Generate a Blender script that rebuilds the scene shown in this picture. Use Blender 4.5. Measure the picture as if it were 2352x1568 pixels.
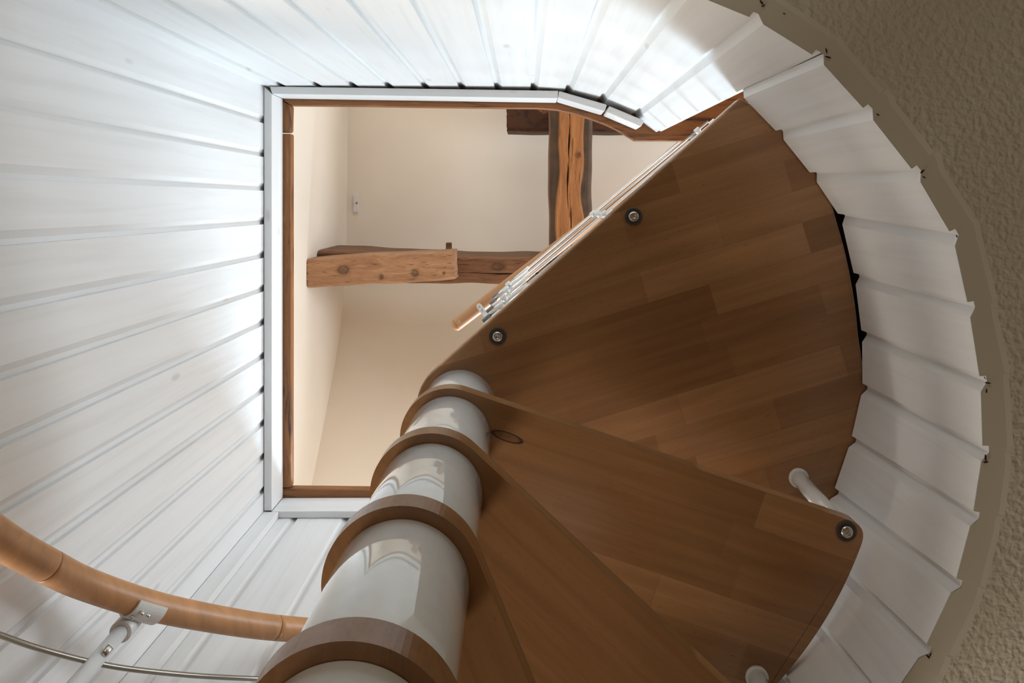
import bpy, bmesh, math, random
from mathutils import Vector, Matrix
random.seed(7)
PI = math.pi
for o in list(bpy.data.objects): bpy.data.objects.remove(o, do_unlink=True)
S = bpy.context.scene
COL = S.collection
ZC = 1.5                      # eye height above the lower floor; heights below are given from the eye
AX, AY = -0.126, 0.393        # axis of the spiral stair in plan
F = 1500.0                    # focal length in pixels of the 2352 wide frame

# ------------------------------------------------------------------ camera (looks straight up, shifted lens)
cam = bpy.data.cameras.new('camera'); cam_o = bpy.data.objects.new('camera', cam); COL.objects.link(cam_o)
cam_o.location = (0, 0, ZC); cam_o.rotation_euler = (PI, 0, 0)
cam.sensor_width = 36.0; cam.lens = F / 2352 * 36
cam.shift_x = (1176 - 1205) / 2352; cam.shift_y = (465 - 784) / 2352
cam.clip_start = 0.02
S.camera = cam_o
# ------------------------------------------------------------------ world, lights, exposure
S.view_settings.view_transform = 'Standard'; S.view_settings.look = 'None'
S.view_settings.gamma = 1; S.view_settings.use_curve_mapping = False
S.view_settings.exposure = 0.0
w = bpy.data.worlds.new('world'); S.world = w; w.use_nodes = True
w.node_tree.nodes['Background'].inputs[0].default_value = (0.75, 0.86, 1.0, 1)
w.node_tree.nodes['Background'].inputs[1].default_value = 1.0
def area(name, loc, target, sx, sy, power, color):
    l = bpy.data.lights.new(name, 'AREA'); l.shape = 'RECTANGLE'; l.size = sx; l.size_y = sy
    l.energy = power; l.color = color
    o = bpy.data.objects.new(name, l); COL.objects.link(o); o.location = loc
    d = Vector(target) - Vector(loc); o.rotation_euler = d.to_track_quat('-Z', 'Y').to_euler()
    return o
# daylight through the roof window, through the gable window, and through the window of the room below, plus two added fill lights
area('roof_window_daylight', (0.42, 1.86, ZC + 2.88), (0.28, 0.25, ZC + 1.2), 1.0, 0.8, 142, (0.70, 0.87, 1.0))
area('gable_window_daylight', (2.92, 0.1, ZC + 2.45), (0.4, 0.1, ZC + 3.3), 1.3, 1.0, 66, (0.84, 0.92, 1.0))
area('back_fill_light', (0.0, -2.34, ZC + 2.7), (0.0, 1.0, ZC + 1.9), 1.3, 0.9, 26, (0.74, 0.88, 1.0))  # added fill to brighten the front wall and upper room; no window opens here
area('lower_window_daylight', (-2.6, 3.4, ZC - 0.3), (0.6, 0.6, ZC + 0.7), 1.5, 1.2, 122, (1.0, 0.92, 0.79))
area('lower_fill_light', (-0.7, -3.0, ZC - 0.4), (0.5, 0.6, ZC + 0.8), 1.4, 1.1, 14, (1.0, 0.94, 0.84))  # added fill for the lower right boards, with no window behind it

# ------------------------------------------------------------------ helpers
def H(x, y, h): return Vector((x, y, h + ZC))
def at(px, py, h): return Vector(((px - 1205) * h / F, (py - 465) * h / F, h + ZC))
def P2(px, py, h): return ((px - 1205) * h / F, (py - 465) * h / F)
def mk(name, bm, mats, parent=None, origin=(0, 0, 0), rot=0, smooth=False, world=True, autos=None):
    """links bm as ONE mesh object; bm in world coordinates unless world=False (then local to origin/rot)"""
    origin = Vector(origin)
    if world:
        bmesh.ops.transform(bm, matrix=Matrix.Rotation(-rot, 4, 'Z') @ Matrix.Translation(-origin), verts=bm.verts)
    bmesh.ops.recalc_face_normals(bm, faces=bm.faces)
    me = bpy.data.meshes.new(name); bm.to_mesh(me); bm.free()
    for m in (mats if isinstance(mats, (list, tuple)) else [mats]): me.materials.append(m)
    if smooth:
        for p in me.polygons: p.use_smooth = True
    if autos is not None:
        try: me.set_sharp_from_angle(angle=math.radians(autos))
        except Exception: pass
    o = bpy.data.objects.new(name, me); COL.objects.link(o)
    if parent is not None:
        o.parent = parent
        pr = parent.get('_r', 0.0); pl = Vector(parent.get('_l', (0, 0, 0)))
        o.location = Matrix.Rotation(-pr, 3, 'Z') @ (origin - pl); o.rotation_euler = (0, 0, rot - pr)
    else:
        o.location = origin; o.rotation_euler = (0, 0, rot)
    o['_l'] = tuple(origin); o['_r'] = rot
    return o
def empty(name, loc, label, cat, group=None):
    o = bpy.data.objects.new(name, None); COL.objects.link(o); o.location = loc
    o.empty_display_size = 0.05
    o['_l'] = tuple(loc); o['_r'] = 0.0; o['label'] = label; o['category'] = cat
    if group: o['group'] = group
    return o
def tag(o, label, cat, group=None):
    o['label'] = label; o['category'] = cat
    if group: o['group'] = group
    return o
def struct(o, label=None, cat=None):
    o['kind'] = 'structure'
    if label: o['label'] = label
    if cat: o['category'] = cat
    return o
def bevel(o, w, seg=3, ang=40):
    m = o.modifiers.new('bevel', 'BEVEL'); m.width = w; m.segments = seg; m.limit_method = 'ANGLE'
    m.angle_limit = math.radians(ang)
    return o
def tube(bm, pts, r, n=20, caps=True, mat=0, round_start=False):
    pts = [Vector(p) for p in pts]; rings = []
    up = Vector((0.3, 0.2, 0.93)).normalized()
    d0 = (pts[1] - pts[0]).normalized()
    u = d0.orthogonal().normalized() if abs(d0.dot(up)) > 0.9 else (up - d0 * up.dot(d0)).normalized()
    for i, p in enumerate(pts):
        d = (pts[min(i + 1, len(pts) - 1)] - pts[max(i - 1, 0)]).normalized()
        u = (u - d * u.dot(d)).normalized(); v = d.cross(u)
        rr = r[i] if isinstance(r, (list, tuple)) else r
        rings.append([bm.verts.new(p + (u * math.cos(2 * PI * k / n) + v * math.sin(2 * PI * k / n)) * rr) for k in range(n)])
    for a, b in zip(rings, rings[1:]):
        for k in range(n):
            f = bm.faces.new((a[k], a[(k + 1) % n], b[(k + 1) % n], b[k])); f.smooth = True; f.material_index = mat
    if caps:
        for rg in (rings[0], rings[-1]):
            f = bm.faces.new(rg); f.material_index = mat
def lathe(bm, c, prof, n=48, axis=None):
    """prof: list of (radius, height) around vertical axis at c (or along axis vector)"""
    c = Vector(c); ax = Vector(axis).normalized() if axis is not None else Vector((0, 0, 1))
    u = ax.orthogonal().normalized(); v = ax.cross(u); rings = []
    for r, h in prof:
        rings.append([bm.verts.new(c + ax * h + (u * math.cos(2 * PI * k / n) + v * math.sin(2 * PI * k / n)) * max(r, 1e-5)) for k in range(n)])
    for a, b in zip(rings, rings[1:]):
        for k in range(n):
            f = bm.faces.new((a[k], a[(k + 1) % n], b[(k + 1) % n], b[k])); f.smooth = True
    bm.faces.new(rings[0]); bm.faces.new(rings[-1])
def prism(bm, poly, z0, z1, mat=0):
    a = [bm.verts.new((x, y, z0)) for x, y in poly]; b = [bm.verts.new((x, y, z1)) for x, y in poly]
    n = len(poly)
    f = bm.faces.new(a); f.material_index = mat
    f = bm.faces.new(b); f.material_index = mat
    for i in range(n):
        f = bm.faces.new((a[i], a[(i + 1) % n], b[(i + 1) % n], b[i])); f.material_index = mat
def box(bm, x0, x1, y0, y1, z0, z1): prism(bm, [(x0, y0), (x1, y0), (x1, y1), (x0, y1)], z0, z1)

# ------------------------------------------------------------------ materials
def mat(name):
    m = bpy.data.materials.new(name); m.use_nodes = True
    nt = m.node_tree; b = nt.nodes['Principled BSDF']; return m, nt, b
def nd(nt, t, **kw):
    n = nt.nodes.new(t)
    for k, v in kw.items():
        if hasattr(n, k): setattr(n, k, v)
    return n
def lk(nt, a, b): nt.links.new(a, b)
def coords(nt, scale, kind='Object', loc=(0, 0, 0)):
    tc = nd(nt, 'ShaderNodeTexCoord'); mp = nd(nt, 'ShaderNodeMapping')
    mp.inputs['Scale'].default_value = scale; mp.inputs['Location'].default_value = loc
    lk(nt, tc.outputs[kind], mp.inputs['Vector']); return mp.outputs[0]
def noise(nt, vec, scale, detail=4, rough=0.55, dist=0.0):
    n = nd(nt, 'ShaderNodeTexNoise'); n.inputs['Scale'].default_value = scale
    n.inputs['Detail'].default_value = detail; n.inputs['Roughness'].default_value = rough
    n.inputs['Distortion'].default_value = dist
    lk(nt, vec, n.inputs['Vector']); return n.outputs['Fac']
def ramp(nt, fac, stops):
    r = nd(nt, 'ShaderNodeValToRGB'); lk(nt, fac, r.inputs[0]); e = r.color_ramp.elements
    while len(e) < len(stops): e.new(0.5)
    for el, (p, c) in zip(e, stops):
        el.position = p; el.color = (c[0], c[1], c[2], 1) if hasattr(c, '__len__') else (c, c, c, 1)
    return r.outputs[0]
def mix(nt, a, b, fac, mode='MIX'):
    n = nd(nt, 'ShaderNodeMix'); n.data_type = 'RGBA'; n.blend_type = mode
    for s, v in ((n.inputs[6], a), (n.inputs[7], b)):
        if hasattr(v, 'is_linked'): lk(nt, v, s)
        else: s.default_value = (v[0], v[1], v[2], 1)
    if hasattr(fac, 'is_linked'): lk(nt, fac, n.inputs[0])
    else: n.inputs[0].default_value = fac
    return n.outputs[2]
def bump(nt, b, h, strength, dist=0.002):
    n = nd(nt, 'ShaderNodeBump'); n.inputs['Strength'].default_value = strength; n.inputs['Distance'].default_value = dist
    lk(nt, h, n.inputs['Height']); lk(nt, n.outputs[0], b.inputs['Normal'])
def simple(name, c, rough=0.5, metal=0.0, spec=0.5, coat=0.0):
    m, nt, b = mat(name); b.inputs['Base Color'].default_value = (*c, 1); b.inputs['Roughness'].default_value = rough
    b.inputs['Metallic'].default_value = metal; b.inputs['Specular IOR Level'].default_value = spec
    b.inputs['Coat Weight'].default_value = coat
    v = coords(nt, (1, 1, 1)); f = noise(nt, v, 60, 2)
    lk(nt, ramp(nt, f, [(0.3, [k * 0.97 for k in c]), (0.7, [min(1, k * 1.02) for k in c])]), b.inputs['Base Color'])
    return m

def white_wood(name, sc):
    """white stained softwood boards, grain along the long axis (small scale = along)"""
    m, nt, b = mat(name)
    v = coords(nt, sc)
    g = noise(nt, v, 1.0, 5, 0.6, 0.4)
    base = ramp(nt, g, [(0.25, (0.77, 0.775, 0.77)), (0.5, (0.83, 0.84, 0.845)), (0.8, (0.86, 0.87, 0.88))])
    v2 = coords(nt, tuple(s * 0.22 for s in sc), loc=(3, 1, 2))
    g2 = noise(nt, v2, 1.0, 3)
    base = mix(nt, base, (0.77, 0.75, 0.72), ramp(nt, g2, [(0.5, 0.0), (0.75, 0.45)]))
    # small knots and nicks
    tc = nd(nt, 'ShaderNodeTexCoord'); mp = nd(nt, 'ShaderNodeMapping'); lk(nt, tc.outputs['Object'], mp.inputs[0])
    mp.inputs['Scale'].default_value = tuple(9 if s > 10 else 3.6 for s in sc)
    vo = nd(nt, 'ShaderNodeTexVoronoi'); vo.inputs['Scale'].default_value = 1.0; lk(nt, mp.outputs[0], vo.inputs['Vector'])
    vo.inputs['Randomness'].default_value = 1.0
    k = ramp(nt, vo.outputs['Distance'], [(0.0, 0.42), (0.05, 0.3), (0.085, 0.0)])
    base = mix(nt, base, (0.42, 0.37, 0.31), k)
    lk(nt, base, b.inputs['Base Color']); b.inputs['Roughness'].default_value = 0.42
    b.inputs['Specular IOR Level'].default_value = 0.35
    bump(nt, b, g, 0.12, 0.001)
    return m
M_PLANK = white_wood('white_stained_boards', (38, 38, 2.2))
M_WX = white_wood('white_trim_along_x', (2.2, 38, 38))
M_WY = white_wood('white_trim_along_y', (38, 2.2, 38))

def stain_wood(name, sc, dark=(0.055, 0.018, 0.006), mid=(0.27, 0.105, 0.03), light=(0.45, 0.21, 0.075), rough=0.55):
    m, nt, b = mat(name); v = coords(nt, sc); g = noise(nt, v, 1.0, 7, 0.62, 1.1)
    c = ramp(nt, g, [(0.32, dark), (0.46, mid), (0.58, mid), (0.74, light)])
    f = noise(nt, coords(nt, tuple(s * 5 for s in sc)), 1.0, 3)
    c = mix(nt, c, [x * 0.5 for x in dark], ramp(nt, f, [(0.6, 0.0), (0.75, 0.5)]))
    lk(nt, c, b.inputs['Base Color']); b.inputs['Roughness'].default_value = rough
    bump(nt, b, g, 0.3, 0.002); return m
M_BX = stain_wood('brown_stained_board_x', (4, 45, 45))
M_BY = stain_wood('brown_stained_board_y', (45, 4, 45))
M_PUR = stain_wood('dark_mottled_timber', (9, 16, 16), (0.012, 0.006, 0.003), (0.085, 0.032, 0.012), (0.42, 0.17, 0.06), 0.7)

def old_timber(name, sc, light, mid, bark):
    """weathered hewn timber; the 'mask' colour attribute: r = bark, g = knots and cracks"""
    m, nt, b = mat(name); v = coords(nt, sc); g = noise(nt, v, 1.0, 8, 0.65, 1.6)
    c = ramp(nt, g, [(0.28, mid), (0.5, [(a + q) / 2 for a, q in zip(mid, light)]), (0.7, light)])
    f = noise(nt, coords(nt, tuple(s * 4 for s in sc)), 1.0, 4)
    c = mix(nt, c, [x * 0.35 for x in mid], ramp(nt, f, [(0.58, 0.0), (0.7, 0.7)]))
    at_ = nd(nt, 'ShaderNodeAttribute'); at_.attribute_name = 'mask'
    sep = nd(nt, 'ShaderNodeSeparateColor'); lk(nt, at_.outputs['Color'], sep.inputs[0])
    bk = noise(nt, coords(nt, (12, 12, 12)), 1.0, 5)
    bc = ramp(nt, bk, [(0.35, [x * 0.6 for x in bark]), (0.65, bark)])
    c = mix(nt, c, bc, sep.outputs[0]); c = mix(nt, c, (0.012, 0.007, 0.004), sep.outputs[1])
    lk(nt, c, b.inputs['Base Color']); b.inputs['Roughness'].default_value = 0.8
    bump(nt, b, g, 0.6, 0.006); return m
M_OLDY = old_timber('hewn_timber_y', (22, 2.5, 22), (0.56, 0.25, 0.085), (0.27, 0.10, 0.033), (0.115, 0.07, 0.042))
M_OLDX = old_timber('hewn_timber_x', (3.5, 26, 26), (0.30, 0.135, 0.06), (0.10, 0.042, 0.018), (0.13, 0.10, 0.08))
M_OLDL = old_timber('pale_hewn_timber_x', (4.5, 26, 26), (0.56, 0.31, 0.165), (0.28, 0.13, 0.06), (0.16, 0.11, 0.075))

def beech(name, base=(0.42, 0.228, 0.105), staves=True, rough=0.27, knot=None):
    m, nt, b = mat(name)
    v = coords(nt, (2.2, 42, 42)); g = noise(nt, v, 1.0, 5, 0.6, 0.5)
    dk = [x * 0.80 for x in base]; lt = [min(1, x * 1.16) for x in base]
    c = ramp(nt, g, [(0.3, dk), (0.55, base), (0.75, lt)])
    if staves:
        vb = coords(nt, (1, 1, 1), loc=(0.13, 0.021, 0))
        sp = nd(nt, 'ShaderNodeSeparateXYZ'); lk(nt, vb, sp.inputs[0])
        cb = nd(nt, 'ShaderNodeCombineXYZ'); lk(nt, sp.outputs[0], cb.inputs[0]); lk(nt, sp.outputs[1], cb.inputs[1])
        br = nd(nt, 'ShaderNodeTexBrick'); lk(nt, cb.outputs[0], br.inputs['Vector'])
        br.offset = 0.37; br.offset_frequency = 2; br.squash = 0.72; br.squash_frequency = 3
        br.inputs['Scale'].default_value = 1.0; br.inputs['Mortar Size'].default_value = 0.0004
        br.inputs['Brick Width'].default_value = 0.33; br.inputs['Row Height'].default_value = 0.062
        br.inputs['Color1'].default_value = (0.66, 0.60, 0.54, 1); br.inputs['Color2'].default_value = (1.06, 1.06, 1.06, 1)
        br.inputs['Mortar'].default_value = (0.72, 0.70, 0.66, 1); br.inputs['Bias'].default_value = 0.0
        c = mix(nt, c, br.outputs['Color'], 1.0, 'MULTIPLY')
    fl = noise(nt, coords(nt, (70, 520, 520)), 1.0, 1)
    c = mix(nt, c, [x * 0.42 for x in base], ramp(nt, fl, [(0.68, 0.0), (0.74, 0.65 if staves else 0.18)]))
    if knot:      # dark ringed branch knot at (x, y) with half sizes, its own shape in the stave
        kx, ky, ka, kb = knot
        tc = nd(nt, 'ShaderNodeTexCoord'); sp2 = nd(nt, 'ShaderNodeSeparateXYZ'); lk(nt, tc.outputs['Object'], sp2.inputs[0])
        def mth(op, a_, b_=None):
            q = nd(nt, 'ShaderNodeMath'); q.operation = op
            for s_, v_ in zip(q.inputs, (a_, b_)):
                if v_ is None: continue
                if hasattr(v_, 'is_linked'): lk(nt, v_, s_)
                else: s_.default_value = v_
            return q.outputs[0]
        dx = mth('DIVIDE', mth('SUBTRACT', sp2.outputs[0], kx), ka); dy = mth('DIVIDE', mth('SUBTRACT', sp2.outputs[1], ky), kb)
        rr_ = mth('SQRT', mth('ADD', mth('MULTIPLY', dx, dx), mth('MULTIPLY', dy, dy)))
        c = mix(nt, c, (0.035, 0.015, 0.008), ramp(nt, rr_, [(0.0, 0.45), (0.62, 0.3), (0.8, 0.9), (0.92, 0.9), (1.0, 0.0)]))
    lk(nt, c, b.inputs['Base Color']); b.inputs['Roughness'].default_value = rough
    b.inputs['Specular IOR Level'].default_value = 0.5
    bump(nt, b, g, 0.05, 0.001)
    return m
M_TREAD = beech('beech_staves')
M_TREADK = beech('beech_staves_with_knot', knot=(.0913, -.0325, .030, .0085))
M_RAILX = beech('beech_rail', (0.54, 0.27, 0.115), False, 0.42)
M_LAC = simple('white_lacquered_steel', (0.86, 0.88, 0.87), 0.07, 0.0, 0.6, 0.8)
M_PLASTIC = simple('white_plastic', (0.80, 0.81, 0.80), 0.32)
M_STEEL = simple('brushed_steel', (0.62, 0.61, 0.58), 0.28, 1.0)
M_DSTEEL = simple('grey_metal_bar', (0.30, 0.285, 0.25), 0.35, 0.85)
M_WASHER = simple('dark_grey_washer', (0.09, 0.08, 0.07), 0.5, 0.2)
M_GREYCAP = simple('grey_end_cap', (0.22, 0.21, 0.20), 0.6)
M_HOLE = simple('dark_recess', (0.012, 0.009, 0.007), 0.9)
M_DARKB = stain_wood('dark_floor_edge', (6, 30, 30), (0.008, 0.004, 0.002), (0.03, 0.012, 0.006), (0.06, 0.025, 0.012), 0.8)

def plaster(name, c, sc, strength, dist, rough=0.85, detail=3):
    m, nt, b = mat(name); v = coords(nt, (1, 1, 1))
    g = noise(nt, v, sc, detail, 0.5, 0.15); q = noise(nt, v, 1.3, 3)
    lk(nt, ramp(nt, q, [(0.3, [x * 0.94 for x in c]), (0.7, [min(1, x * 1.04) for x in c])]), b.inputs['Base Color'])
    b.inputs['Roughness'].default_value = rough; b.inputs['Specular IOR Level'].default_value = 0.3
    bump(nt, b, g, strength, dist); return m
M_CEIL_ROUGH = plaster('rough_grey_plaster', (0.60, 0.60, 0.52), 105, 0.75, 0.004, detail=1.2)
M_CEIL_SMOOTH = plaster('smooth_grey_filler', (0.62, 0.62, 0.55), 30, 0.12, 0.002)
M_CREAM = plaster('cream_plaster', (0.86, 0.775, 0.665), 30, 0.06, 0.001)
M_FLOORU = stain_wood('upper_floorboards', (3, 25, 25), (0.28, 0.16, 0.09), (0.42, 0.26, 0.15), (0.5, 0.32, 0.19))
M_FLOORL = stain_wood('lower_floorboards', (3, 25, 25), (0.16, 0.09, 0.05), (0.26, 0.15, 0.085), (0.32, 0.2, 0.12))
M_LWALL = plaster('lower_wall_plaster', (0.50, 0.46, 0.39), 30, 0.1, 0.002)

# ------------------------------------------------------------------ plank lined shaft
HB, HT, HC = 0.95, 2.02, 1.262   # lower ceiling, top of the tall lining, top of the short lining
def profile(pts, g0=False, g1=False):
    """pts: groove positions in plan, walked clockwise as seen; returns the grooved face line"""
    out = []
    n = len(pts)
    for i, p in enumerate(pts):
        p = Vector(p)
        a = Vector(pts[i - 1]) if i > 0 else None; b = Vector(pts[i + 1]) if i < n - 1 else None
        din = (p - a).normalized() if a is not None else (b - p).normalized()
        dout = (b - p).normalized() if b is not None else (p - a).normalized()
        ni = Vector((din.y, -din.x)); no = Vector((dout.y, -dout.x))       # outward, away from the stair
        if i == 0 and g0: out += [p + no * .0095 + dout * .0002, p + dout * 0.0012 + no * 0.0095, p + dout * 0.0125]; continue
        if i == n - 1 and g1: out += [p - din * 0.0105, p - din * 0.0100 + ni * 0.0095, p + ni * 0.0095]; continue
        if i == 0 or i == n - 1: out.append(p); continue
        out += [p - din * 0.0105, p - din * 0.0100 + ni * 0.0095, p - din * 0.0008 + (ni + no) * 0.00475, p + dout * 0.0125]
    return out
def flat(pts, g0=False, g1=False):
    out = []
    for i, p in enumerate(pts):
        end = i in (0, len(pts) - 1)
        k = 1 if end else 4
        if (i == 0 and g0) or (i == len(pts) - 1 and g1): k = 3
        p = Vector(p)
        if k == 1: out.append(p); continue
        a = Vector(pts[max(i - 1, 0)]); b = Vector(pts[min(i + 1, len(pts) - 1)])
        din = (p - a).normalized() if i else None; dout = (b - p).normalized() if i < len(pts) - 1 else None
        if k == 4: out += [p - din * .0105, p - din * .0098, p - din * .0008, p + dout * .0125]
        elif i == 0: out += [p + dout * .0002, p + dout * .0012, p + dout * .0125]
        else: out += [p - din * .0105, p - din * .01, p]
    return out
def lining(name, bot, top, h0, h1, label, g0=False, g1=False):
    pb, pt = profile(bot, g0, g1), profile(top, g0, g1)
    bm = bmesh.new(); fr, bk = [], []
    def back(pr, i):
        a = pr[max(i - 1, 0)]; b = pr[min(i + 1, len(pr) - 1)]; d = (b - a).normalized(); return pr[i] + Vector((d.y, -d.x)) * 0.02
    nseg = 1
    for i in range(len(pb)):
        fr.append((bm.verts.new(H(pb[i].x, pb[i].y, h0 + .0015)), bm.verts.new(H(pt[i].x, pt[i].y, h1))))
        q, r = back(pb, i), back(pt, i)
        bk.append((bm.verts.new(H(q.x, q.y, h0 + .0015)), bm.verts.new(H(r.x, r.y, h1))))
    for i in range(len(pb) - 1):
        bm.faces.new((fr[i][0], fr[i + 1][0], fr[i + 1][1], fr[i][1]))
        bm.faces.new((bk[i][0], bk[i + 1][0], bk[i + 1][1], bk[i][1]))
        bm.faces.new((fr[i][1], fr[i + 1][1], bk[i + 1][1], bk[i][1]))
        bm.faces.new((fr[i][0], fr[i + 1][0], bk[i + 1][0], bk[i][0]))
    for i in (0, len(pb) - 1): bm.faces.new((fr[i][0], fr[i][1], bk[i][1], bk[i][0]))
    o = mk(name, bm, M_PLANK); struct(o, label, 'wall')
    return list(zip(pb, flat(bot, g0, g1)))
XL, YT, YB = -0.772, -0.345, 0.933
left_pts = [(XL, YB)] + [(XL, -0.2445 + 0.0995 * k) for k in range(11, -1, -1)] + [(XL, YT)]
top_grooves = [(-0.719, -.345), (-0.612, -.345), (-0.506, -.345), (-0.401, -.344), (-0.294, -.3435), (-0.186, -.343), (-0.0795, -.342), (0.028, -.341), (0.130, -.335), (0.232, -.309), (0.337, -.266)]
top_pts = [(XL, YT)] + top_grooves + [(0.415, -.211)]
# the curved side: bottom (at the lower ceiling) and top (under the landing) groove positions
cb = [(0.4275, -.210), (0.500, -.130), (0.570, -.041), (0.624, .051), (0.647, .155), (0.664, .263), (0.667, .364), (0.652, .459), (0.626, .557), (0.581, .652), (0.524, .735)]
ct = [(0.415, -.211), (0.4925, -.131), (0.5575, -.050), (0.611, .030), (0.638, .146), (0.652, .257), (0.653, .360), (0.630, .461), (0.596, .561), (0.553, .652), (0.500, .735)]
tail = [(0.432, .800), (0.345, .852), (0.250, .890), (0.152, .915)]
bot_short = [(0.4275, -.210)] + cb[1:] + tail + [(0.05, .928)]
top_short = [(0.415, -.211)] + ct[1:] + tail + [(0.05, .928)]
bot_pts = [(0.05, .928)] + [(0.05 - 0.0965 * k, min(.933, .928 + .001 * k)) for k in range(1, 8)] + [(XL, YB)]
bot_pts[-2] = (-0.681, YB)
pl = lining('wall_left', left_pts, left_pts, HB, HT, 'straight wall of white stained boards left of the opening')
tb = [(XL, YT)] + top_grooves + [(0.4275, -.210)]
ptp = lining('wall_back', tb, top_pts, HB, HT, 'brightly lit white board wall above the opening, bending at its right end', g1=True)
pc = lining('wall_right', bot_short, top_short, HB, HC, 'curved shaded wall of short white boards beside the treads', g0=True)
pb_ = lining('wall_front', bot_pts, bot_pts, HB, HT, 'white board wall below the opening, behind the column')
ring = pl[:-1] + ptp[:-1] + pc[:-1] + pb_[:-1]     # clockwise, full loop at the lower ceiling

# lower ceiling: smooth filler strip round the boards, then rough plaster
bm = bmesh.new(); n = len(ring)
def outdir(i):
    a = ring[i - 5][1]; b = ring[(i + 5) % n][1]; d = (b - a).normalized(); return Vector((d.y, -d.x))
random.seed(3)
cx, cy = -0.05, 0.3
r0 = [bm.verts.new(H(p.x, p.y, HB)) for p, _ in ring]
r1, r2, r3 = [], [], []
for i, (_, p) in enumerate(ring):
    q0 = p + outdir(i) * (0.034 + 0.003 * math.sin(i * 1.7) + random.uniform(-0.0015, 0.0015))
    # groove vertices share the line of the faces
    r1.append(bm.verts.new(H(q0.x, q0.y, HB)))
    q = q0 + outdir(i) * 0.008; r2.append(bm.verts.new(H(q.x, q.y, HB - 0.0011)))
    v = Vector((p.x - cx, p.y - cy)).normalized() * 6.5; r3.append(bm.verts.new(H(cx + v.x, cy + v.y, HB - 0.0011)))
for ra, rb, mi in ((r0, r1, 1), (r1, r2, 1), (r2, r3, 0)):
    for i in range(n):
        j = (i + 1) % n; f = bm.faces.new((ra[i], ra[j], rb[j], rb[i])); f.material_index = mi
rnd = random.Random(11)
for px, py, L_, a_ in ((1745, 12, 9, .9), (1750, 20, 7, 2.6), (1797, 38, 5, .3), (1893, 122, 8, 1.4), (1897, 137, 10, .3), (2010, 268, 6, .6), (2112, 398, 9, 2.4), (2116, 411, 6, .5), (2190, 545, 5, 1), (2254, 868, 5, 1), (2262, 880, 9, 0.1), (2258, 898, 7, 1.6), (2256, 1050, 9, 1.5), (2256, 1060, 8, 3.0), (2125, 1504, 9, .9), (2130, 1500, 7, 2)):
    dv_ = Vector((px - 1160, py - 960)).normalized() * 8
    c_ = at(px + dv_.x, py + dv_.y, HB - .0016); n_ = 7; k = HB / F
    vs = []
    for q in range(n_):
        th = 2 * PI * q / n_; u = math.cos(th) * L_ * .9 * rnd.uniform(.7, 1.1); v = math.sin(th) * L_ * .28 * rnd.uniform(.6, 1.3)
        vs.append(bm.verts.new((c_.x + (u * math.cos(a_) - v * math.sin(a_)) * k, c_.y + (u * math.sin(a_) + v * math.cos(a_)) * k, c_.z)))
    bm.faces.new(vs).material_index = 2
M_CHIP = simple('chipped_brown_edge', (0.05, 0.018, 0.01), 0.9)
o = mk('ceiling', bm, [M_CEIL_ROUGH, M_CEIL_SMOOTH, M_CHIP]); struct(o, 'rough grey-brown plaster ceiling of the lower room', 'ceiling')

# upper floor slab with the shaft hole, and the outside of the parapet
def offset_loop(loop, d):
    out = []; m = len(loop)
    for i in range(m):
        a = loop[i - 1]; b = loop[(i + 1) % m]; t = (b - a).normalized(); out.append(loop[i] + Vector((t.y, -t.x)) * d)
    return out
plan = [Vector(p) for p in (left_pts[:-1] + tb[:-1] + bot_short[:-1] + bot_pts[:-1])]
hole = offset_loop(plan, 0.024)
bm = bmesh.new(); m_ = len(hole)
a = [bm.verts.new(H(p.x, p.y, 1.27)) for p in hole]; b = [bm.verts.new(H(p.x, p.y, 1.298)) for p in hole]
c = []
for p in hole:
    v = Vector((p.x - cx, p.y - cy)); k = 1 / max(abs(v.x) / 3.05, abs(v.y) / 2.7); c.append(bm.verts.new(H(cx + v.x * k, cy + v.y * k, 1.298)))
for i in range(m_):
    j = (i + 1) % m_; bm.faces.new((a[i], a[j], b[j], b[i])); bm.faces.new((b[i], b[j], c[j], c[i]))
o = mk('floor_upper', bm, M_FLOORU); o.name = 'floor'; struct(o, 'boarded floor of the upper room', 'floor')
# parapet outer skin
tall = [Vector(p) for p in (bot_pts[:-1] + left_pts[:-1] + tb)]
bm = bmesh.new(); ol = []
for i, p in enumerate(tall):
    a_ = tall[max(i - 1, 0)]; b_ = tall[min(i + 1, len(tall) - 1)]; t = (b_ - a_).normalized(); nrm = Vector((t.y, -t.x))
    ol.append((p + nrm * 0.021, p + nrm * 0.060))
for i in range(len(ol) - 1):
    for (p, q) in ((ol[i][1], ol[i + 1][1]), (ol[i][0], ol[i + 1][0])):
        bm.faces.new([bm.verts.new(H(*p, 1.30)), bm.verts.new(H(*q, 1.30)), bm.verts.new(H(*q, 2.019)), bm.verts.new(H(*p, 2.019))])
for i in (0, len(ol) - 1):
    p, q = ol[i]; bm.faces.new([bm.verts.new(H(*p, 1.30)), bm.verts.new(H(*q, 1.30)), bm.verts.new(H(*q, 2.019)), bm.verts.new(H(*p, 2.019))])
bmesh.ops.remove_doubles(bm, verts=bm.verts, dist=1e-5)
o = mk('wall_parapet', bm, M_PLANK); struct(o, 'outer white board face of the low wall round the stair opening', 'wall')
# dark edging of the floor over the short boards
bm = bmesh.new()
e_in = []; pts = [Vector(p) for p in ct[1:] + tail]
for i, p in enumerate(pts):
    a_ = pts[max(i - 1, 0)]; b_ = pts[min(i + 1, len(pts) - 1)]; t = (b_ - a_).normalized(); nrm = Vector((t.y, -t.x))
    e_in.append((p - nrm * 0.035, p + nrm * 0.06))
poly = [tuple(x[0]) for x in e_in] + [tuple(x[1]) for x in reversed(e_in)]
prism(bm, poly, ZC + 1.300, ZC + 1.32)
o = mk('trim_9', bm, M_DARKB); struct(o, 'dark brown edging board at the rim of the floor above the curved boards', 'trim')

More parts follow.
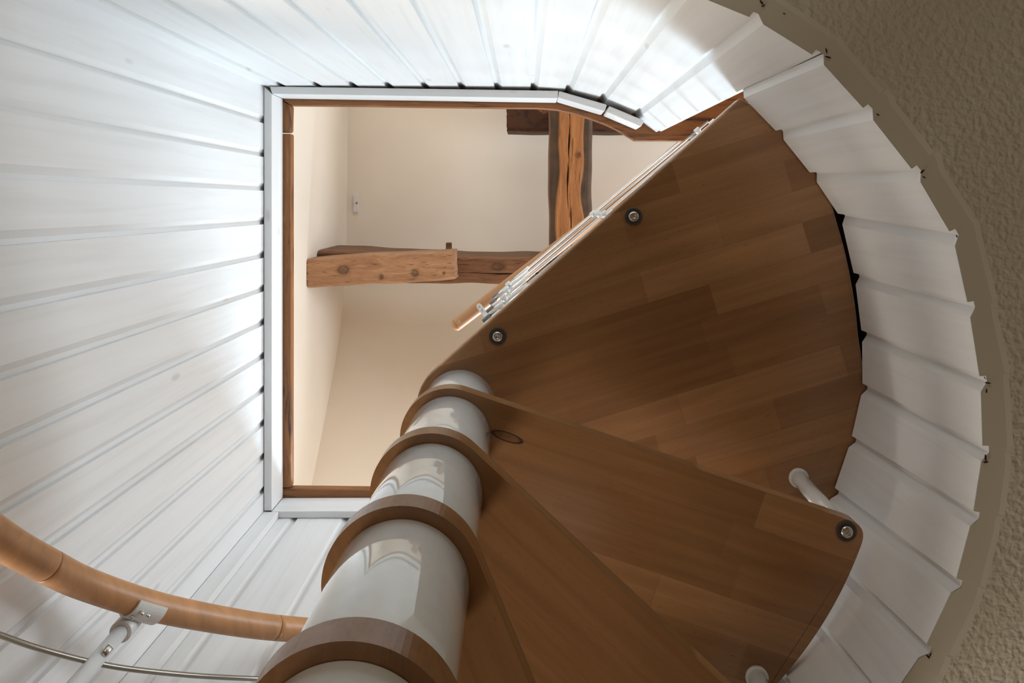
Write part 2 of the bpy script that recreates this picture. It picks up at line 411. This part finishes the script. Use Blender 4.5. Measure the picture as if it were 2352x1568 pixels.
# ------------------------------------------------------------------ white battens round the top of the lining
tn = [0]
def trim(poly, h0, h1, m, label, bev=0.004):
    tn[0] += 1
    bm = bmesh.new(); prism(bm, poly, ZC + h0, ZC + h1)
    o = mk('trim_%d' % tn[0], bm, m); struct(o, label, 'trim'); bevel(o, bev, 3); return o
g = 0.0012; t = 0.025
trim([(XL + g, -0.343), (XL + t, -0.343 + t * .9), (XL + t, 0.911), (XL + g, 0.911)], 1.93, 2.019, M_WY, 'white batten along the left side of the opening', .0025)
trim([(XL + 0.018, -0.3435), (0.0995, -0.3305), (0.0975, -0.3075), (XL + t + .0005, -0.3205)], 1.93, 2.019, M_WX, 'long white batten along the top side of the opening', .0025)
trim([(0.1015, -0.3305), (0.2440, -0.2895), (0.2365, -0.2690), (0.0985, -0.3095)], 1.93, 2.019, M_WX, 'short white batten segment, first in the bend', .004)
trim([(0.2500, -0.2860), (0.3540, -0.2425), (0.3440, -0.2235), (0.2425, -0.2670)], 1.93, 2.019, M_WX, 'short white batten segment, second in the bend', .004)
trim([(XL + t - .002, 0.912), (-0.05, 0.910), (-0.05, 0.932), (XL + .02, 0.9325)], 1.93, 2.019, M_WX, 'white batten along the lower side of the opening', .0025)
trim([(XL + .001, 0.9125), (-0.727, 0.9125), (-0.727, 0.9325), (XL + .001, 0.9325)], HB, 1.929, M_PLANK, 'upright white corner board at the lower left corner', .002)
# brown cap boards
trim([(-0.748, -0.315), (-0.722, -0.300), (-0.724, -0.2175), (-0.84, -0.2175), (-0.84, -0.42)], 2.02, 2.05, M_BY, 'short brown stained cap board at the upper left corner', .006)
trim([(-0.7225, -0.2135), (-0.7225, 0.8835), (-0.84, 0.8835), (-0.84, -0.2135)], 2.02, 2.05, M_BY, 'long brown stained cap board down the left side', .006)
tn[0] = 9
trim([(-0.84, 0.884), (-0.03, 0.8935), (-0.03, 1.01), (-0.84, 1.01)], 2.02, 2.05, M_BX, 'brown stained cap board along the lower side', .005)
inner = [(-0.7215, -0.3005), (-0.5, -0.2985), (-0.25, -0.2945), (-0.09, -0.2925), (0.04, -0.2915), (0.100, -0.287), (0.150, -0.276), (0.205, -0.2585), (0.250, -0.242), (0.287, -0.2245), (0.342, -0.191), (0.74, -0.189)]
trim(inner + [(0.74, -0.43), (-0.84, -0.43), (-0.749, -0.317)], 2.02, 2.05, M_BX, 'long brown stained cap board along the top side, widening past the bend', .004)

# ------------------------------------------------------------------ upper room
def quad(bm, *p): bm.faces.new([bm.verts.new(q) for q in p])
XW, HCE = -0.99, 3.67
def slope(y):                      # roof slope with a softly rounded plaster fold
    t = y - 0.62
    return HCE - 0.877 * 0.5 * (t + math.sqrt(t * t + 0.09))
HCT = slope(-2.4)
YE = 2.75
YS = [-2.4, -1.2, -.6, -.3] + [-.2 + .06 * k for k in range(31)]
YS = [y for y in YS if y < 1.61] + [1.62, 2.35, YE]
bm = bmesh.new()
for ya, yb in zip(YS, YS[1:]): quad(bm, H(XW, ya, 1.298), H(XW, yb, 1.298), H(XW, yb, slope(yb)), H(XW, ya, slope(ya)))
bmesh.ops.remove_doubles(bm, verts=bm.verts, dist=1e-5)
struct(mk('wall_gable', bm, M_CREAM), 'cream plaster wall of the upper room, left of the beams', 'wall')
bm = bmesh.new()
quad(bm, H(XW, -2.4, 1.298), H(3.0, -2.4, 1.298), H(3.0, -2.4, HCE), H(XW, -2.4, HCE))
struct(mk('wall_back_upper', bm, M_CREAM), 'cream back wall of the upper room', 'wall')
bm = bmesh.new()
quad(bm, H(XW, YE, 1.298), H(3.0, YE, 1.298), H(3.0, YE, slope(YE)), H(XW, YE, slope(YE)))
struct(mk('wall_knee', bm, M_CREAM), 'low cream knee wall under the roof slope', 'wall')
# right gable wall with a window opening
bm = bmesh.new()
wy0, wy1, wz0, wz1 = -.55, 0.4, 1.95, 2.95
quad(bm, H(3, -2.4, 1.298), H(3, wy0, 1.298), H(3, wy0, HCE), H(3, -2.4, HCE))
quad(bm, H(3, wy0, 1.298), H(3, wy1, 1.298), H(3, wy1, wz0), H(3, wy0, wz0))
quad(bm, H(3, wy0, wz1), H(3, wy1, wz1), H(3, wy1, HCE), H(3, wy0, HCE))
quad(bm, H(3, wy1, 1.298), H(3, YE, 1.298), H(3, YE, slope(YE)), H(3, 1.3, slope(1.3)), H(3, 1., slope(1.)), H(3, .7, slope(.7)), H(3, wy1, HCE))
struct(mk('wall_gable_window', bm, M_CREAM), 'cream gable wall with the window', 'wall')
bm = bmesh.new()
box(bm, 2.99, 3.04, wy0 - .05, wy0, ZC + wz0 - .05, ZC + wz1 + .05); box(bm, 2.99, 3.04, wy1, wy1 + .05, ZC + wz0 - .05, ZC + wz1 + .05)
box(bm, 2.99, 3.04, wy0, wy1, ZC + wz0 - .05, ZC + wz0); box(bm, 2.99, 3.04, wy0, wy1, ZC + wz1, ZC + wz1 + .05)
struct(mk('window_1', bm, M_PLASTIC), 'white frame of the gable window', 'window')
bm = bmesh.new()
for (a0, a1, c0, c1) in ((-.72, -.66, 2.19, 3.21), (.66, .72, 2.19, 3.21), (-.66, .66, 2.19, 2.25), (-.66, .66, 3.15, 3.21)): box(bm, a0, a1, -2.395, -2.35, ZC + c0, ZC + c1)
struct(mk('back_fill_frame', bm, M_PLASTIC), 'made-up white frame round the added fill light at the back wall', 'window')  # unseen frame made up to surround the added back light; the wall is solid
# flat ceiling and roof slope with the roof window opening
bm = bmesh.new()
sx0, sx1, sy0, sy1 = -0.10, 0.94, 1.62, 2.35
for ya, yb in zip(YS, YS[1:]):
    if yb < 1.63: quad(bm, H(XW, ya, slope(ya)), H(3, ya, slope(ya)), H(3, yb, slope(yb)), H(XW, yb, slope(yb)))
quad(bm, H(XW, sy0, slope(sy0)), H(sx0, sy0, slope(sy0)), H(sx0, sy1, slope(sy1)), H(XW, sy1, slope(sy1)))
quad(bm, H(sx1, sy0, slope(sy0)), H(3, sy0, slope(sy0)), H(3, sy1, slope(sy1)), H(sx1, sy1, slope(sy1)))
quad(bm, H(XW, sy1, slope(sy1)), H(3, sy1, slope(sy1)), H(3, YE, slope(YE)), H(XW, YE, slope(YE)))
bmesh.ops.remove_doubles(bm, verts=bm.verts, dist=1e-4)
o = mk('ceiling_upper', bm, M_CREAM, smooth=True); struct(o, 'cream ceiling of the upper room folding into the roof slope', 'ceiling')
# lower room shell
bm = bmesh.new(); box(bm, -3.2, 3.6, -3.2, 4.8, -0.1, 0.0)
struct(mk('floor_lower', bm, M_FLOORL), 'wooden floor of the lower room', 'floor')
bm = bmesh.new()
for q in (((-3.2, -3.2), (3.6, -3.2)), ((3.6, -3.2), (3.6, 4.8)), ((-3.2, 4.8), (-3.2, -3.2)), ((3.6, 4.8), (-3.2, 4.8))):
    (x0, y0), (x1, y1) = q; quad(bm, (x0, y0, 0), (x1, y1, 0), (x1, y1, ZC + .947), (x0, y0, ZC + .947))
struct(mk('wall_lower', bm, M_LWALL), 'grey-beige plaster walls of the lower room', 'wall')

# ------------------------------------------------------------------ old roof timbers
def timber(name, mtl, p0, p1, width, height, nl, label, crack=None, knots=(), bark=None, wob=0.006, bow=(0, 0), seed=1, ends=0.01, taper=1.0):
    """hewn beam from p0 to p1 (underside centre line); width across, height upwards; masks painted in the mesh"""
    rnd = random.Random(seed)
    p0, p1 = Vector(p0), Vector(p1); L = (p1 - p0).length; d = (p1 - p0).normalized()
    side = d.cross(Vector((0, 0, 1))).normalized()
    nb, ns = 64, 8
    ph = [rnd.uniform(0, 6) for _ in range(12)]
    def edge(s, k):   # waviness of an arris
        return wob * (math.sin(s * 5.1 + ph[k]) * .6 + math.sin(s * 13.7 + ph[k + 1]) * .3 + math.sin(s * 31 + ph[k + 2]) * .18)
    bm = bmesh.new(); lay = bm.verts.layers.float_color.new('mask'); rings = []
    for i in range(nl + 1):
        s = i / nl * L; u = i / nl
        b0 = bow[0] * math.sin(PI * u) ; bz = bow[1] * math.sin(PI * u)
        wl = -width / 2 * (1 + (taper - 1) * u) + edge(s, 0); wr = width / 2 * (1 + (taper - 1) * u) + edge(s, 3); tz = height + edge(s, 6); bz0 = edge(s, 8) * .5
        ring_ = []
        for j in range(nb + 1):
            a_ = j / nb; x = wl + (wr - wl) * a_
            rr = min(a_, 1 - a_); z = bz0 + (0.016 * (1 - min(rr / .10, 1)) ** 2)
            bk_ = 0.0; kn = 0.0
            if bark:
                lo, hi = bark
                bl = lo + 0.05 * math.sin(s * 7 + ph[1]) + .03 * math.sin(s * 19 + ph[2]); br = hi + 0.05 * math.sin(s * 6 + ph[4]) + .03 * math.sin(s * 17 + ph[5])
                bk_ = max(0, min(1, (bl - a_) * 45 + .5), min(1, (a_ - 1 + br) * 45 + .5)); z += 0.006 * bk_
            if crack:
                for (ca, s0, s1, amp) in crack:
                    if s0 <= s <= s1:
                        cc = ca + amp * math.sin(s * 9 + ca * 9)
                        hw = .020 * min(1, 6 * min(s - s0, s1 - s)) * (.6 + .4 * math.sin(s * 37 + ca)); q_ = max(0, min(1, (hw - abs(a_ - cc)) * 70 + .4)); kn = max(kn, q_); z += 0.012 * q_
            for (ks, ka, krs, kra) in knots:
                q = math.hypot((s - ks) / krs, (x - ka) / kra)
                if q < 1.0: kn = max(kn, .42 + .4 * q ** 4); z += 0.005 * (1 - q)
                elif q < 1.8: kn = max(kn, .5 * (1.8 - q))
            ring_.append((x, z, bk_, kn))
        for j in range(1, ns + 1): ring_.append((wr + edge(s, 5) * .4, 0.016 + (tz - .016) * j / ns, 0.55 if bark else 0.25, 0))
        for j in range(1, 7): ring_.append((wr + (wl - wr) * j / 7, tz, .2, 0))
        for j in range(ns, 0, -1): ring_.append((wl + edge(s, 2) * .4, 0.016 + (tz - .016) * j / ns, 0.55 if bark else 0.25, 0))
        jag = 0
        if i == 0: jag = -1
        if i == nl: jag = 1
        vs = []
        for (x, z, bk_, kn) in ring_:
            off = jag * ends * rnd.uniform(-.6, .6)
            v = bm.verts.new(p0 + d * (s + off) + side * (x + b0) + Vector((0, 0, z + bz))); v[lay] = (bk_, kn, 0, 1); vs.append(v)
        rings.append(vs)
    m = len(rings[0])
    for a_, b_ in zip(rings, rings[1:]):
        for k in range(m):
            f = bm.faces.new((a_[k], a_[(k + 1) % m], b_[(k + 1) % m], b_[k])); f.smooth = True
    bm.faces.new(rings[0]); bm.faces.new(rings[-1])
    o = mk(name, bm, mtl, origin=p0, autos=50); tag(o, label, 'beam'); return o
# crosswise beam (runs towards the back), purlin, tie beam with the pale spliced piece and peg
timber('crosswise_beam', M_OLDY, H(0.210, 0.93, 3.08), H(0.226, -0.62, 3.08), 0.200, 0.22, 320,
       'old brown timber beam with long crack and dark waney edges, running away from the tie beam',
       crack=[(0.52, 0.53, 0.97, 0.012), (0.56, 0.86, 1.41, 0.02), (0.40, 0.61, 0.75, 0.01)], knots=[(1.155, -0.03, 0.012, 0.011)], bark=(0.20, 0.17), wob=.006, seed=4)
timber('roof_purlin', M_PUR, H(-0.09, -0.465, 3.305), H(2.0, -0.465, 3.305), 0.205, 0.2, 120,
       'dark mottled timber end of purlin resting over the crosswise beam', wob=.003, seed=9, ends=.004)
timber('tie_beam', M_OLDX, H(XW + .002, 0.300, 3.115), H(1.6, 0.372, 3.08), 0.135, 0.36, 300,
       'dark old timber tie beam reaching from the cream wall to behind the railing', crack=[(0.42, .68, 1.35, .03)], knots=[(0.86, .02, .03, .016), (0.95, -.03, .008, .008)], wob=.007, seed=12, bow=(0.0, 0.0))
timber('spliced_timber', M_OLDL, H(XW + .002, 0.318, 2.965), H(XW + .67, 0.288, 2.965), 0.132, 0.135, 160,
       'pale worn timber piece with knots fixed under the wall end of the tie beam', knots=[(0.165, .005, .024, .019), (0.335, -.035, .009, .011), (0.49, -.025, .014, .014), (.62, -.03, .006, .006)], wob=.006, seed=5, ends=.012)
bm = bmesh.new(); prism(bm, [(-.392, .20), (-.366, .20), (-.364, .262), (-.394, .262)], ZC + 3.25, ZC + 3.285)
o = mk('wooden_peg', bm, M_OLDX, origin=H(-.379, .262, 3.25)); tag(o, 'small square wooden peg sticking out of the side of the tie beam', 'peg'); bevel(o, .003, 2)
# small plate on the ceiling
HP = slope(0.005) - .001
t = empty('wall_plate', at(818, 467, HP), 'small white rectangular plate on the cream surface above the left end of the tie beam', 'plate')
a_ = at(812.5, 447, HP); b_ = at(823.5, 487, HP)
bm = bmesh.new(); box(bm, a_.x, b_.x, a_.y, b_.y, ZC + HP - .010, ZC + HP)
bevel(mk('cover', bm, M_PLASTIC, t, at(818, 467, HP)), .002)
bm = bmesh.new(); c_ = at(820.5, 466, HP); lathe(bm, c_, [(.0055, -.0102), (.0055, -.0125)], 16)
mk('sensor', bm, M_GREYCAP, t, c_)

# ------------------------------------------------------------------ spiral staircase
stair = empty('spiral_staircase', (AX, AY, 0), 'beech and white steel spiral staircase seen from below, winding round its column', 'staircase')
HUB = 0.0825
def arc(r, a0, a1, n):
    return [(r * math.cos(a0 + (a1 - a0) * i / n), r * math.sin(a0 + (a1 - a0) * i / n)) for i in range(n + 1)]
def corner(p, a, b, r, n=6):
    """rounds corner p between neighbours a and b"""
    p, a, b = Vector(p), Vector(a), Vector(b); u = (a - p).normalized(); v = (b - p).normalized()
    s = p + u * r; e = p + v * r; out = []
    for i in range(n + 1):
        q = i / n; out.append(tuple(s * (1 - q) ** 2 + p * 2 * q * (1 - q) + e * q ** 2))
    return out
def tread_outline(rfun, psi, r1=.032, r2=.032, hub=HUB, a1=None, a2=None):
    """front edge along +x at y=-hub; rear edge at angle psi on the other side"""
    A1 = a1; A2 = a2
    outer = [(rfun(a) * math.cos(a), rfun(a) * math.sin(a)) for a in [A1 + (A2 - A1) * i / 40 for i in range(41)]]
    hubarc = arc(hub, psi + PI / 2, 2 * PI - PI / 2, 40)
    return hubarc + corner(outer[0], hubarc[-1], outer[3], r1) + outer[3:-3] + corner(outer[-1], outer[-4], hubarc[0], r2)
TH = 0.027
def bolt(parent, x, y, h, rw=0.0175, big=True):
    """countersunk washer and steel socket screw on an underside"""
    p = H(x, y, h)
    bm = bmesh.new(); lathe(bm, p, [(rw * .72, -.0002), (rw, -.0002), (rw, -.0016), (rw * .94, -.0022), (rw * .80, -.0012), (rw * .55, -.0006)], 40)
    wsh = mk('washer', bm, M_WASHER, parent, p)
    bm = bmesh.new()
    lathe(bm, p, [(.0102, -.0006), (.0102, -.0040), (.0088, -.0062), (.0060, -.0072), (.0040, -.0073), (.0036, -.0045), (.0001, -.0043)], 32)
    mk('screw_head', bm, M_STEEL, parent, p)
def solid(outline, h, rotd, name, parent, m=M_TREAD, th=TH):
    r = math.radians(rotd)
    bm = bmesh.new(); prism(bm, outline, 0, th)
    o = mk(name, bm, m, parent, H(AX, AY, h), r, world=False); bevel(o, .0055, 4, 50); return o
# treads: (height of underside, direction of the front edge)
T = [(1.0915, 18.7), (0.879, 43.2), (0.669, 67.7), (0.4627, 92.2), (0.2527, 116.7)]
psi = math.radians(18)
rf = lambda a: 0.7155 - 0.0012 * (math.degrees(a) + 7.4)
names = ['wide beech tread with the bolt at its outer corner', 'second beech tread below the landing', 'third beech tread below the landing', 'beech tread nearest the eye, only its hub showing', 'lowest tread, outside the picture']
out_t = tread_outline(rf, psi, .030, .030, a1=math.radians(-6.75), a2=math.radians(24.2))
treads = []
for i, (h, ph) in enumerate(T):
    o = solid(out_t, h, ph, 'tread', stair, M_TREADK if i == 0 else M_TREAD); treads.append(o)
    rb = math.radians(ph - 5.5); rr = .681
    if i == 0: bx, by = P2(1943, 1219, h)
    else: bx, by = AX + rr * math.cos(rb), AY + rr * math.sin(rb)
    bolt(o, bx, by, h)
# landing
def rl(aw):   # radius of the landing against world angle (degrees)
    tab = [(-60, .808), (-47.6, .808), (-43, .822), (-33, .826), (-28.5, .822), (-26, .814), (-18, .798), (-10, .7855), (-6, .786), (-2, .795), (2, .80), (15, .79), (40, .78), (60, .77)]
    for (x0, y0), (x1, y1) in zip(tab, tab[1:]):
        if x0 <= aw <= x1: return y0 + (y1 - y0) * (aw - x0) / (x1 - x0)
    return .78
LR = -17.0
ph0 = -41.6
lo = tread_outline(lambda a: rl(math.degrees(a) + ph0), math.radians(49.5), .006, .03, HUB + .001, a1=math.radians(-6.0), a2=math.radians(57.5))
lo = [(x * math.cos(math.radians(ph0 - LR)) - y * math.sin(math.radians(ph0 - LR)), x * math.sin(math.radians(ph0 - LR)) + y * math.cos(math.radians(ph0 - LR))) for x, y in lo]
HL = 1.265
land = solid(lo, HL, LR, 'landing', stair)
for px, py in ((1143, 772), (1455, 497)):
    x, y = P2(px, py, HL); bolt(land, x, y, HL, .0172)
# column sleeves
segs = [(T[0][0] + TH, HL)] + [(T[k + 1][0] + TH, T[k][0]) for k in range(4)] + [(-1.5, T[4][0])]
for h0, h1 in segs:
    bm = bmesh.new(); L = h1 - h0; r = .070
    lathe(bm, H(AX, AY, h0), [(r - .003, 0), (r - .0008, .0008), (r, .003), (r, L - .003), (r - .0008, L - .0008), (r - .003, L)], 96)
    mk('column_sleeve', bm, M_LAC, stair, H(AX, AY, h0), autos=40)
# spacer posts from each tread up to the one above
for (px, py, ht, hb, bx, by) in ((1833, 1096, HL, T[0][0] + TH, *P2(1943, 1219, 1.0915)), (1737, 1553, T[0][0], T[1][0] + TH, None, None)):
    tx, ty = P2(px, py, ht)
    if bx is None: bx, by = tx, ty
    d = H(tx, ty, ht) - H(bx, by, hb)
    bm = bmesh.new(); tube(bm, [H(bx, by, hb), H(tx, ty, ht - .004)], .0148, 32)
    po = mk('spacer_post', bm, M_LAC, stair, H(bx, by, hb))
    bm = bmesh.new(); lathe(bm, H(tx, ty, ht), [(.0190, -.0002), (.0192, -.0050), (.0180, -.0066), (.0150, -.0070)], 36)
    mk('top_disc', bm, M_PLASTIC, po, H(tx, ty, ht))

# ------------------------------------------------------------------ stair handrail with its baluster
rail = empty('stair_handrail', H(-.668, .711, .2), 'curved beech handrail climbing past the lower left corner on a white post', 'handrail')
def cr(pts, n=10):
    pts = [Vector(p) for p in pts]; out = []
    q = [pts[0] * 2 - pts[1]] + pts + [pts[-1] * 2 - pts[-2]]
    for i in range(1, len(q) - 2):
        for k in range(n):
            t_ = k / n; a, b, c, d = q[i - 1], q[i], q[i + 1], q[i + 2]
            out.append(0.5 * ((2 * b) + (c - a) * t_ + (2 * a - 5 * b + 4 * c - d) * t_ ** 2 + (3 * b - a - 3 * c + d) * t_ ** 3))
    out.append(pts[-1]); return out
hp = [H(-.380, -.151, .31), H(-.586, .007, .52), H(-.700, .215, .70), H(-.725, .35, .80), at(0, 1237, .90), at(108, 1298, .975), at(200, 1342, 1.045), at(350, 1391, 1.13), at(500, 1422, 1.225), at(632, 1441, 1.31), at(760, 1448, 1.40), at(880, 1440, 1.50)]
hc = cr(hp, 12)
i1, i2 = 5 * 12, 9 * 12
for s0, s1 in ((0, i1), (i1, i2), (i2, len(hc) - 1)):
    seg = [hc[k].copy() for k in range(s0, s1 + 1)]
    seg[0] = seg[0] + (seg[1] - seg[0]).normalized() * .0005; seg[-1] = seg[-1] + (seg[-2] - seg[-1]).normalized() * .0005
    seg = [seg[0] + (seg[0] - seg[1]).normalized() * 0] + seg[1:]
    R_ = .0222; rr = [R_ - .0010] + [R_] * (len(seg) - 2) + [R_ - .0010]
    d0 = (seg[1] - seg[0]).normalized(); d1 = (seg[-2] - seg[-1]).normalized()
    seg2 = [seg[0], seg[0] + d0 * .0015] + seg[1:-1] + [seg[-1] + d1 * .0015, seg[-1]]
    bm = bmesh.new(); tube(bm, seg2, [R_ - .0012, R_] + [R_] * (len(seg) - 2) + [R_, R_ - .0012], 40)
    c_ = seg[0]; mk('rail_segment', bm, M_RAILX, rail, c_, math.atan2(d0.y, d0.x), autos=60)
def screw_on_rail(idx, px, py):
    c_ = hc[idx]; h = c_.z - ZC
    # a point of the rail surface on the side seen: cast along the sight line
    ray = Vector(((px - 1205) / F, (py - 465) / F, 1)); ray.normalize(); o0 = Vector((0, 0, ZC))
    best = min(hc, key=lambda q: (q - o0 - ray * (q - o0).dot(ray)).length)
    d = best - o0 - ray * (best - o0).dot(ray); dl = min(d.length, .0180)
    p = best - d.normalized() * dl - ray * math.sqrt(max(.0222 ** 2 - dl ** 2, 0))
    nrm = (p - best).normalized()
    bm = bmesh.new(); lathe(bm, p, [(.0045, -.002), (.0045, .0004), (.0040, .0010), (.0020, .0008), (.0018, -.0004), (.0001, -.0004)], 18, axis=nrm)
    mk('screw', bm, M_STEEL, rail, p)
for px, py in ((74, 1312), (109, 1330), (602, 1462), (643, 1458)): screw_on_rail(0, px, py)
# baluster
bt = at(279, 1449, 1.085); bb = H(bt.x + .06, bt.y - .03, 0.45)
bm = bmesh.new(); tube(bm, [bb, bt + (bt - bb).normalized() * .02], .0120, 32)
M_SATIN = simple('white_satin_tube', (0.74, 0.77, 0.78), 0.38, 0.0, 0.4)
bal = mk('baluster', bm, M_SATIN, rail, bb)
dirb = (bt - bb).normalized()
# saddle of the bracket: a curved plate hugging the underside of the rail, with an ear carrying two screws
ri = min(range(len(hc)), key=lambda k: (hc[k] - at(322, 1383, 1.115)).length)
rc = hc[ri]; rd = (hc[ri + 1] - hc[ri - 1]).normalized()
dn = (at(300, 1425, 1.085) - rc); dn = (dn - rd * dn.dot(rd)).normalized(); sd = rd.cross(dn).normalized()
bm = bmesh.new(); nA = 14
def saddle(s, a, r): return rc + rd * s + (dn * math.cos(a) + sd * math.sin(a)) * r
grid = []
for s in (-.020, .036):
    for r in (.0226, .0262):
        grid.append([bm.verts.new(saddle(s, -1.25 + 2.5 * k / nA, r)) for k in range(nA + 1)])
def strip(A, B):
    for k in range(nA): bm.faces.new((A[k], A[k + 1], B[k + 1], B[k]))
strip(grid[0], grid[1]); strip(grid[2], grid[3]); strip(grid[0], grid[2]); strip(grid[1], grid[3])
for e in (0, nA): bm.faces.new((grid[0][e], grid[1][e], grid[3][e], grid[2][e]))
sad = mk('bracket_saddle', bm, M_PLASTIC, rail, rc)
bm = bmesh.new()
q0 = bt - dirb * .004; q3 = rc + dn * .0235
tube(bm, [q0, q0 + dirb * .0012, bt + dirb * .040, bt + dirb * .056], [.0170, .0180, .0180, .0180], 36) 
mk('bracket_neck', bm, M_PLASTIC, rail, rc)

for px, py, hz in ((301, 1420, 1.084), (324, 1411, 1.088), (338, 1416, 1.090)):
    c_ = at(px, py, hz)
    bm = bmesh.new(); lathe(bm, c_, [(.0038, .004), (.0038, -.0002), (.0033, -.0007), (.0017, -.0006), (.0015, .0006), (.0001, .0006)], 20, axis=(0.45, -.45, .77))
    mk('screw', bm, M_STEEL, rail, c_)
# steel button bolt on the baluster
c_ = at(243, 1497, 1.018); bm = bmesh.new()
lathe(bm, c_, [(.0060, .008), (.0065, .0), (.0058, -.004), (.0035, -.0062), (.0018, -.0064), (.0016, -.003), (.0001, -.003)], 28, axis=(0.35, -.42, .84)); mk('button_bolt', bm, M_STEEL, rail, c_)
# round grey bar under the handrail
bp = cr([H(-.50, -.08, .36), H(-.63, .10, .54), H(-.695, .30, .68), at(-170, 1388, .775), at(-80, 1428, .835), at(0, 1458, .89), at(90, 1489, .945), at(200, 1518, .997), at(300, 1536, 1.045), at(448, 1551, 1.12), at(585, 1558, 1.19), at(700, 1560, 1.27), at(820, 1553, 1.36)], 10)
bm = bmesh.new(); tube(bm, bp, .0039, 16); mk('infill_bar', bm, M_DSTEEL, rail, bp[0])

# ------------------------------------------------------------------ railing on the landing
U = Vector((.7497, -.6627)); N_ = Vector((.6627, .75))
def rp(s, d, h): q = U * s + N_ * d; return H(q.x, q.y, h)
lr = empty('landing_railing', rp(.14, .168, HL + TH), 'white railing with slim horizontal bars and a beech handrail along the landing edge', 'railing')
bars_h = [2.08, 1.915, 1.75, 1.59, 1.425]
def dd(s, h=2.08): return .159 + .0215 * (s + .27) / .8 - .010 * (2.08 - h) / .49
starts = [-.2749, -.272, -.269, -.266, -.263]
for h, s0 in zip(bars_h, starts):
    a_ = rp(s0, dd(s0, h) + .001, h); b_ = rp(.56, dd(.56, h), h)
    bm = bmesh.new(); tube(bm, [a_, b_], .0034, 14)
    br = mk('railing_bar', bm, M_STEEL if h in (1.915, 1.59) else M_LAC, lr, a_)
    bm = bmesh.new(); q = rp(s0 + .021, dd(s0, h) + .0005, h); tube(bm, [a_ + (a_ - b_).normalized() * .001, q], .0055, 14); mk('end_cap', bm, M_GREYCAP, br, a_)
    bm = bmesh.new(); p_, q = rp(-.185, dd(-.185, h), h), rp(-.125, dd(-.12, h), h); tube(bm, [p_, q], .0050, 14); mk('bar_sleeve', bm, M_LAC, br, p_)
for s, top in ((-.2107, 2.245), (.140, 2.245), (.519, 2.012)):
    q = rp(s, dd(s) + .013, 0); base = Vector((q.x, q.y, ZC + (HL + TH if s < .5 else 1.299)))
    tp = Vector((q.x, q.y, ZC + top))
    bm = bmesh.new(); tube(bm, [base, tp], .0085, 20)
    pst = mk('railing_post', bm, M_LAC, lr, base)
    for h in bars_h:
        c_ = rp(s, dd(s, h), h)
        bm = bmesh.new()
        dv = Vector((U.x, U.y, 0)); tube(bm, [c_ - dv * .0085, c_ - dv * .0075, c_ + dv * .0075, c_ + dv * .0085], [.0066, .0078, .0078, .0066], 20)
        nv = Vector((N_.x, N_.y, 0)); tube(bm, [c_, c_ + nv * .010], .0062, 16)
        mk('bar_clip', bm, M_PLASTIC, lr, c_)
# handrail of the landing with rounded end
h0 = H(-.250, .4335, 2.26); h1 = H(.600, -.2175, 2.26); dv = (h1 - h0).normalized(); R_ = .0222
bm = bmesh.new(); tube(bm, [h0 + dv * .0195, h0 + dv * .021, h1], [R_ - .001, R_, R_], 36)
hr = mk('handrail', bm, M_RAILX, lr, h0, math.atan2(dv.y, dv.x), autos=60)
bm = bmesh.new(); pr = [(R_ * math.sin(k / 8 * PI / 2), .019 - .019 * math.cos(k / 8 * PI / 2)) for k in range(1, 9)]
lathe(bm, h0, pr + [(R_ - .001, .0192)], 36, axis=dv); mk('end_knob', bm, M_RAILX, hr, h0, math.atan2(dv.y, dv.x), autos=60)
sdv = Vector((dv.y, -dv.x, 0))
c_ = h0 + dv * .036 + Vector((0, 0, -.0218)) - sdv * (-.003)
bm = bmesh.new(); lathe(bm, c_, [(.0040, .002), (.0040, -.0005), (.0034, -.0010), (.0001, -.0008)], 16); mk('screw', bm, M_STEEL, hr, c_)
# centre pole through the column top and its bracket plate
pt_ = H(AX, AY, 2.225)
bm = bmesh.new(); tube(bm, [H(AX, AY, HL + TH), pt_], .0085, 20); mk('centre_pole', bm, M_LAC, lr, H(AX, AY, HL + TH))
hx = h0 + dv * (pt_ - h0).dot(dv); A_ = Vector((hx.x, hx.y, ZC + 2.234)); B_ = Vector((pt_.x, pt_.y, ZC + 2.227))
d_ = (A_ - B_); d_.z = 0; d_.normalize(); s_ = Vector((-d_.y, d_.x, 0)); bm = bmesh.new()
pl_ = [B_ - d_ * .008 + s_ * .009, B_ - d_ * .008 - s_ * .009] + [A_ + d_ * (.006 + .009 * math.sin(k / 8 * PI)) - s_ * (.009 * math.cos(k / 8 * PI)) for k in range(9)]
prism(bm, [(p.x, p.y) for p in pl_], ZC + 2.231, ZC + 2.235)
plate = mk('bracket_plate', bm, M_PLASTIC, lr, B_)
for k in (.004, -.012):
    c_ = A_ + d_ * k; c_.z = ZC + 2.231; bm = bmesh.new(); lathe(bm, c_, [(.0050, .0), (.0050, -.0012), (.0030, -.0020), (.0028, -.001), (.0001, -.001)], 18); mk('screw', bm, M_STEEL, plate, c_)
for o in bpy.data.objects:
    for k in ('_l', '_r'):
        if k in o: del o[k]
